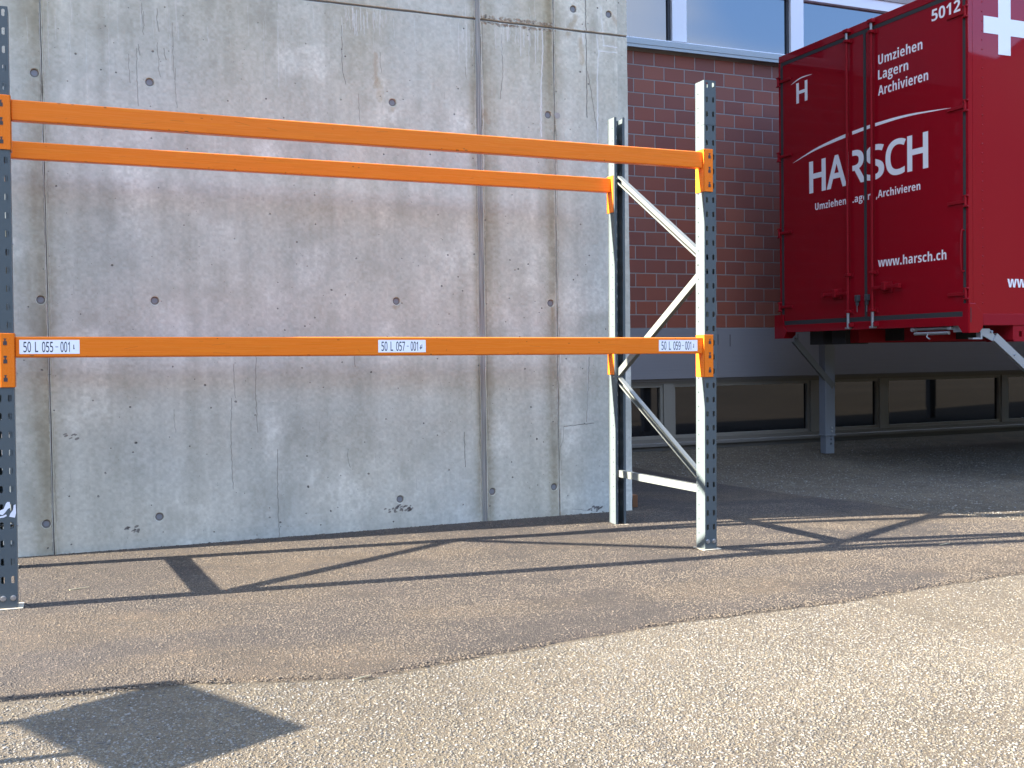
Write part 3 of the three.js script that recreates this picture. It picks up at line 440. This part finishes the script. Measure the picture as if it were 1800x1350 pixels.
  function arc(pts, w) { // tapering swoosh
    const n = 60, at = (i) => { const q = i / n * (pts.length - 1), k = Math.min(pts.length - 2, Math.floor(q)), f = q - k, P = (m) => pts[clamp(m, 0, pts.length - 1)]; const cr = (a, b, d, e) => 0.5 * (2 * b + (d - a) * f + (2 * a - 5 * b + 4 * d - e) * f * f + (3 * b - a - 3 * d + e) * f ** 3); return [cr(P(k - 1)[0], P(k)[0], P(k + 1)[0], P(k + 2)[0]), cr(P(k - 1)[1], P(k)[1], P(k + 1)[1], P(k + 2)[1])]; };
    c.beginPath(); for (let i = 0; i <= n; i++) { const [z, y] = at(i), h = w * Math.pow(Math.sin(Math.PI * clamp(i / n, 0.01, 0.99)), 0.8) / 2; c[i ? 'lineTo' : 'moveTo'](U(z), V(y + h)); } for (let i = n; i >= 0; i--) { const [z, y] = at(i), h = w * Math.pow(Math.sin(Math.PI * clamp(i / n, 0.01, 0.99)), 0.8) / 2; c.lineTo(U(z), V(y - h)); } c.fill();
  }
  arc([[-9.029, 2.950], [-8.702, 3.022], [-8.43, 3.058], [-8.166, 3.082], [-7.847, 3.100], [-7.427, 3.101], [-6.936, 3.061]], 0.034); arc([[-9.053, 3.742], [-8.897, 3.777], [-8.715, 3.773]], 0.013);
  c.fillStyle = `rgb(${RED.map((v) => Math.round(255 * (v <= 0.0031308 ? 12.92 * v : 1.055 * v ** (1 / 2.4) - 0.055))).join(',')})`;
  for (const [a, b] of [[-8.198, -8.146], [-7.985, -7.95], [-7.872, -7.838]]) c.fillRect(U(a), 0, U(b) - U(a), 1980);   // the film is cut away under the lock rods
  { const rr = rng(15); for (let i = 0; i < 900; i++) { c.globalAlpha = 0.03 + 0.05 * rr(); c.fillStyle = rr() < 0.5 ? '#3a0a0a' : '#b06a62'; const x = rr() * 1800, y = rr() * 1980; c.fillRect(x, y, 1 + 3 * rr(), 10 + 120 * rr() * rr()); } for (let i = 0; i < 160; i++) { c.globalAlpha = 0.35; c.fillStyle = ['#3d0508', '#b98a80'][i % 2]; c.beginPath(); c.arc(rr() * 1800, rr() * 1980, 1 + 2 * rr(), 0, 7); c.fill(); } c.globalAlpha = 1; }
  const print = finish(new THREE.CanvasTexture(cv), true);
  const doorM = phys([1, 1, 1], 0.55, { ...opt, map: print });
  for (const [z0, z1] of [[-9.185, -7.982], [-7.955, -6.80]]) {
    const g = box(X + 0.002, X + 0.05, 1.352, 3.970, z0, z1, 0.004), p = g.attributes.position, uv = g.attributes.uv;
    for (let i = 0; i < p.count; i++) uv.setXY(i, (p.getZ(i) + 9.25) / 2.5, (p.getY(i) - 1.31) / 2.75);
    mesh('door', g, doorM, t);
  }
  mesh('door_seal', [box(X - 0.001, X + 0.04, 3.966, 4.0, ZF + 0.03, ZN - 0.028), box(X - 0.001, X + 0.04, 1.312, 1.355, ZF + 0.03, ZN - 0.06), box(X - 0.001, X + 0.04, 1.355, 3.966, ZF + 0.028, ZF + 0.064), box(X - 0.001, X + 0.04, 1.355, 3.966, ZN - 0.058, ZN - 0.028), box(X - 0.003, X + 0.04, 1.345, 3.97, -7.984, -7.953)], rubber, t);
  // lock rods with guides, cams and handles
  for (const [z, yh, dir] of [[-8.183, 1.585, -1], [-7.852, 1.612, 1]]) {
    const rod = mesh('lock_rod', cyl([X - 0.028, 1.40, z], [X - 0.028, 3.965, z], 0.0125, 12), redDull, t);
    mesh('rod_end', [cyl([X - 0.028, 3.955, z], [X - 0.028, 4.05, z], 0.013, 12), cyl([X - 0.028, 1.25, z], [X - 0.028, 1.405, z], 0.014, 12), box(X - 0.045, X - 0.004, 1.244, 1.262, z - 0.028, z + 0.03, 0.004)], galv, rod);
    for (const y of [1.41, 1.755, 3.945]) mesh('rod_guide', [box(X - 0.05, X + 0.003, y - 0.014, y + 0.014, z - 0.024, z + 0.024, 0.006), box(X - 0.008, X + 0.003, y - 0.02, y + 0.02, z - 0.05, z + 0.05, 0.002)], redDull, rod);
    mesh('rod_keeper', [box(X - 0.05, X - 0.004, 4.022, 4.058, z - 0.035, z + 0.035, 0.006), box(X - 0.05, X - 0.004, 1.262, 1.30, z + 0.03, z + 0.06, 0.005)], redDull, rod);
    const e = z + dir * 0.34; mesh('rod_handle', [box(X - 0.047, X - 0.033, yh - 0.014, yh + 0.014, Math.min(z, e), Math.max(z, e), 0.004), box(X - 0.055, X - 0.02, yh - 0.02, yh + 0.02, e - 0.02, e + 0.02, 0.004)], redDull, rod);
    mesh('handle_catch', [box(X - 0.06, X + 0.003, yh - 0.03, yh + 0.045, z + dir * 0.17 - 0.02, z + dir * 0.17 + 0.02, 0.005), box(X - 0.012, X + 0.003, yh - 0.05, yh + 0.05, z + dir * 0.17 - 0.06, z + dir * 0.17 + 0.06, 0.003)], redDull, rod);
  }
  for (const z of [-8.066, -7.935]) { const l = mesh('padlock_hasp', [box(X - 0.035, X + 0.003, 1.50, 1.56, z - 0.022, z + 0.022, 0.006), box(X - 0.03, X - 0.008, 1.462, 1.502, z - 0.012, z + 0.012, 0.004)], lockM, t); mesh('chain', cyl([X - 0.02, 1.40, z], [X - 0.02, 1.465, z], 0.003, 6), galv, l); }
  for (const y of [3.812, 3.045, 2.262, 1.50]) for (const [z, d] of [[ZN - 0.022, -1], [ZF + 0.004, 1]]) mesh('hinge', [cyl([X - 0.014, y - 0.044, z], [X - 0.014, y + 0.044, z], 0.012, 10), box(X - 0.012, X - 0.001, y - 0.016, y + 0.012, Math.min(z, z + d * 0.2), Math.max(z, z + d * 0.2), 0.003), box(X - 0.022, X + 0.001, y - 0.05, y - 0.036, z - 0.026, z + 0.026, 0.003), box(X - 0.022, X + 0.001, y + 0.036, y + 0.05, z - 0.026, z + 0.026, 0.003)], redDull, t);
  mesh('door_holdback', new THREE.TubeGeometry(new THREE.CatmullRomCurve3([[0, 2.02, 0], [-0.022, 2.03, 0], [-0.034, 2.0, 0.0], [-0.034, 1.71, 0], [-0.022, 1.68, 0], [0, 1.69, 0]].map(([x, y, z]) => new THREE.Vector3(X + x - 0.002, y, ZN - 0.046 + z))), 40, 0.006, 8), redDull, t);
  // side: cross and web address
  const cs = new THREE.Shape(), cx = 7.405, cy = 3.722, A = 0.0695, B = 0.233; cs.setFromPoints([[A, A], [B, A], [B, -A], [A, -A], [A, -B], [-A, -B], [-A, -A], [-B, -A], [-B, A], [-A, A], [-A, B], [A, B]].map(([x, y]) => new THREE.Vector2(cx + x, cy + y)));
  mesh('white_cross', new THREE.ExtrudeGeometry(cs, { depth: 0.0015, bevelEnabled: false }).translate(0, 0, ZN - 0.0035), white, t);
  const font = await new FontLoader().loadAsync('fonts/droid/droid_sans_bold.typeface.json');
  { const g = new TextGeometry('www.harsch.ch', { font, size: 0.094, depth: 0.0015, curveSegments: 4, bevelEnabled: false }); g.computeBoundingBox(); g.translate(7.434 - g.boundingBox.min.x, 1.555, ZN - 0.0035); mesh('side_lettering', g, white, t); }
  // underframe, fork pockets, legs
  mesh('floor_frame', box(X + 0.1, XE, Y0 + 0.01, Y0 + 0.09, ZF + 0.05, ZN - 0.08), dark, t);
  for (const [z0, z1] of [[-8.55, -8.27], [-7.68, -7.38]]) mesh('long_beam', box(X + 0.18, XE, 1.115, Y0 + 0.01, z0, z1, 0.012), redDull, t);
  mesh('cross_member', box(X + 0.5, X + 0.62, 1.13, Y0 + 0.01, ZF + 0.3, ZN - 0.2), dark, t);
  for (const z of [ZF + 0.42, ZF + 0.75]) mesh('side_locker', box(X + 0.12, X + 0.4, 1.105, Y0 + 0.01, z - 0.1, z + 0.1), dark, t);
  mesh('fork_pocket', [box(X + 0.495, X + 0.66, 1.228, 1.2405, ZN - 0.3, ZN - 0.002), box(X + 0.495, X + 0.51, 1.115, 1.228, ZN - 0.3, ZN - 0.002), box(X + 0.51, X + 0.78, 1.10, 1.115, ZN - 0.3, ZN - 0.002), box(X + 0.51, X + 0.562, 1.115, 1.228, ZN - 0.02, ZN - 0.002), box(X + 0.6, X + 0.66, 1.115, 1.228, ZN - 0.02, ZN - 0.002), box(X + 0.562, X + 0.60, 1.185, 1.228, ZN - 0.02, ZN - 0.002), box(X + 0.562, X + 0.60, 1.115, 1.14, ZN - 0.02, ZN - 0.002)], redDull, t);
  // folded galvanised step under the right door
  const tube = (pts, r, closed) => new THREE.TubeGeometry(new THREE.CatmullRomCurve3(pts.map((p) => new THREE.Vector3(...p)), closed, 'catmullrom', 0.1), 60, r, 8, closed);
  mesh('folding_step', [tube([[X + 0.02, 1.222, -7.38], [X + 0.02, 1.222, -6.96], [X + 0.09, 1.215, -6.96], [X + 0.09, 1.215, -7.38]], 0.009, true), cyl([X + 0.01, 1.18, -7.365], [X + 0.01, 1.18, -6.97], 0.014, 10), box(X + 0.0, X + 0.12, 1.205, 1.232, -6.985, -6.945, 0.005), cyl([X + 0.0, 1.216, -7.39], [X + 0.05, 1.216, -7.39], 0.018, 10), tube([[X + 0.0, 1.18, -7.2], [X - 0.01, 1.15, -7.205], [X, 1.135, -7.19], [X, 1.13, -7.175]], 0.005, false)], galv, t);
  mesh('step_bracket', [box(X + 0.03, X + 0.1, 1.185, 1.236, -6.945, ZN - 0.05), box(X + 0.045, X + 0.15, 1.122, 1.135, ZN - 0.05, ZN - 0.002), box(X + 0.13, X + 0.15, 1.135, 1.175, ZN - 0.05, ZN - 0.002)], galv, t);
  function leg(x, z, front) {
    const gy = groundY(x, z), l = mesh('support_leg', [box(x - 0.065, x + 0.065, gy + 0.19, Y0, z - 0.05, z + 0.05, 0.006), box(x - 0.07, x + 0.07, gy + 0.185, gy + 0.2, z - 0.055, z + 0.055, 0.003)], steelGrey, t);
    const foot = new THREE.Shape([[x - 0.055, gy], [x + 0.055, gy], [x + 0.055, gy + 0.3], [x - 0.055, gy + 0.3]].map(([a, b]) => new THREE.Vector2(a, b)));
    for (const y of [0.10, 0.145, 0.185]) { const h = new THREE.Path(); h.absarc(x + 0.015, gy + y, 0.011, 0, 6.2832, true); foot.holes.push(h); }
    mesh('leg_foot', [new THREE.ExtrudeGeometry(foot, { depth: 0.006, bevelEnabled: false }).translate(0, 0, z + 0.036), box(x - 0.055, x + 0.055, gy + 0.001, gy + 0.3, z - 0.042, z - 0.036), box(x - 0.055, x - 0.049, gy + 0.001, gy + 0.3, z - 0.036, z + 0.036), box(x + 0.049, x + 0.055, gy + 0.001, gy + 0.3, z - 0.036, z + 0.036)], steelGrey, l);
    for (const y of [0.235, 0.27]) mesh('leg_pin', cyl([x + 0.015, gy + y, z + 0.05], [x + 0.015, gy + y, z + 0.062], 0.011, 8), galv, l);
  }
  leg(7.53, -9.17, false); leg(7.99, ZN - 0.09, true); leg(13.4, -9.17, false); leg(13.4, ZN - 0.09, true);
  const arm = (a, b, z, w, m) => { const d = new THREE.Vector3(b[0] - a[0], b[1] - a[1], 0).normalize(); return sweep([[-w / 2, 0], [w / 2, 0], [w / 2, 0.035], [w / 2 - 0.004, 0.035], [w / 2 - 0.004, 0.004], [-w / 2 + 0.004, 0.004], [-w / 2 + 0.004, 0.035], [-w / 2, 0.035]], [...a, z], [...b, z], [-d.y, d.x, 0], [0, 0, -1]); };
  { const s = new THREE.Shape([[7.15, 1.21], [7.255, 1.21], [7.315, 1.155], [7.345, 1.155], [7.305, 1.10], [7.16, 1.16]].map(([x, y]) => new THREE.Vector2(x, y)));
    const b = mesh('leg_brace', [arm([7.315, 1.142], [7.95, 0.69], ZN - 0.02, 0.07)], galv, t); mesh('brace_head', new THREE.ExtrudeGeometry(s, { depth: 0.012, bevelEnabled: false }).translate(0, 0, ZN - 0.04), galv, b); mesh('brace_pin', cyl([7.275, 1.185, ZN - 0.03], [7.275, 1.185, ZN - 0.018], 0.012, 8), steelGrey, b); mesh('brace_pin', cyl([7.53, 0.985, ZN - 0.03], [7.53, 0.985, ZN - 0.012], 0.008, 8), steelGrey, b); }
  mesh('leg_brace', arm([7.08, 1.16], [7.575, 0.665], -9.115, 0.06), std([0.16, 0.165, 0.155], 0.7), t);
}

// ------------------------------------------------------------------ small things
{
  const x = 3.665, z = -6.50, b = mesh('wood_block', new RoundedBoxGeometry(0.04, 0.085, 0.10, 2, 0.004).translate(x, groundY(x, z) + 0.049, z), std([0.17, 0.07, 0.025], 0.85)); tag(b, 'small brown wooden block on the asphalt behind the concrete wall edge', 'block');
  const straw = std([0.48, 0.40, 0.24], 0.8);
  const stick = (px, pz, a, l, label) => { const y = groundY(px, pz) + 0.0105, g = cyl([px - l / 2 * Math.cos(a), y, pz - l / 2 * Math.sin(a)], [px + l / 2 * Math.cos(a), y + 0.001, pz + l / 2 * Math.sin(a)], 0.003, 6, 0.0015); tag(mesh('straw', g, straw), label, 'straw'); };
  stick(4.62, -4.63, -0.15, 0.085, 'pale dry straw on the asphalt to the right of the rack'); stick(0.11, -5.32, -0.3, 0.09, 'thin pale straw between the shadow lines near the dark upright');
  stick(0.92, -3.43, -0.35, 0.07, 'short straw lying across the asphalt edge');
  const rr = rng(8);
  // low table beyond the left edge of the picture; its shadow lies on the gravel
  const H = 0.72, k = H / 0.404, corners = [[0.379, -3.660], [0.663, -3.044], [0.208, -2.846], [-0.076, -3.462]].map(([x, z]) => [x - k, z - 0.09 * k]);
  const cx = corners.reduce((s, p) => s + p[0] / 4, 0), cz = corners.reduce((s, p) => s + p[1] / 4, 0), yaw = Math.atan2(-(corners[1][1] - corners[0][1]), corners[1][0] - corners[0][0]);
  const t = thing('side_table', 'small rectangular table with thin legs standing on the gravel', 'table'); t.position.set(cx, groundY(cx, cz), cz); t.rotation.y = yaw;
  const L = 0.678, W = 0.496; mesh('table_top', box(-L / 2, L / 2, H - 0.022, H, -W / 2, W / 2, 0.004), std([0.3, 0.3, 0.3], 0.6), t);
  for (const sx of [-1, 1]) for (const sz of [-1, 1]) mesh('leg', box(sx * (L / 2 - 0.016) - 0.013, sx * (L / 2 - 0.016) + 0.013, 0.0, H - 0.022, sz * (W / 2 - 0.016) - 0.013, sz * (W / 2 - 0.016) + 0.013, 0.002), std([0.12, 0.12, 0.13], 0.5), t);
}
renderer.render(scene, camera);
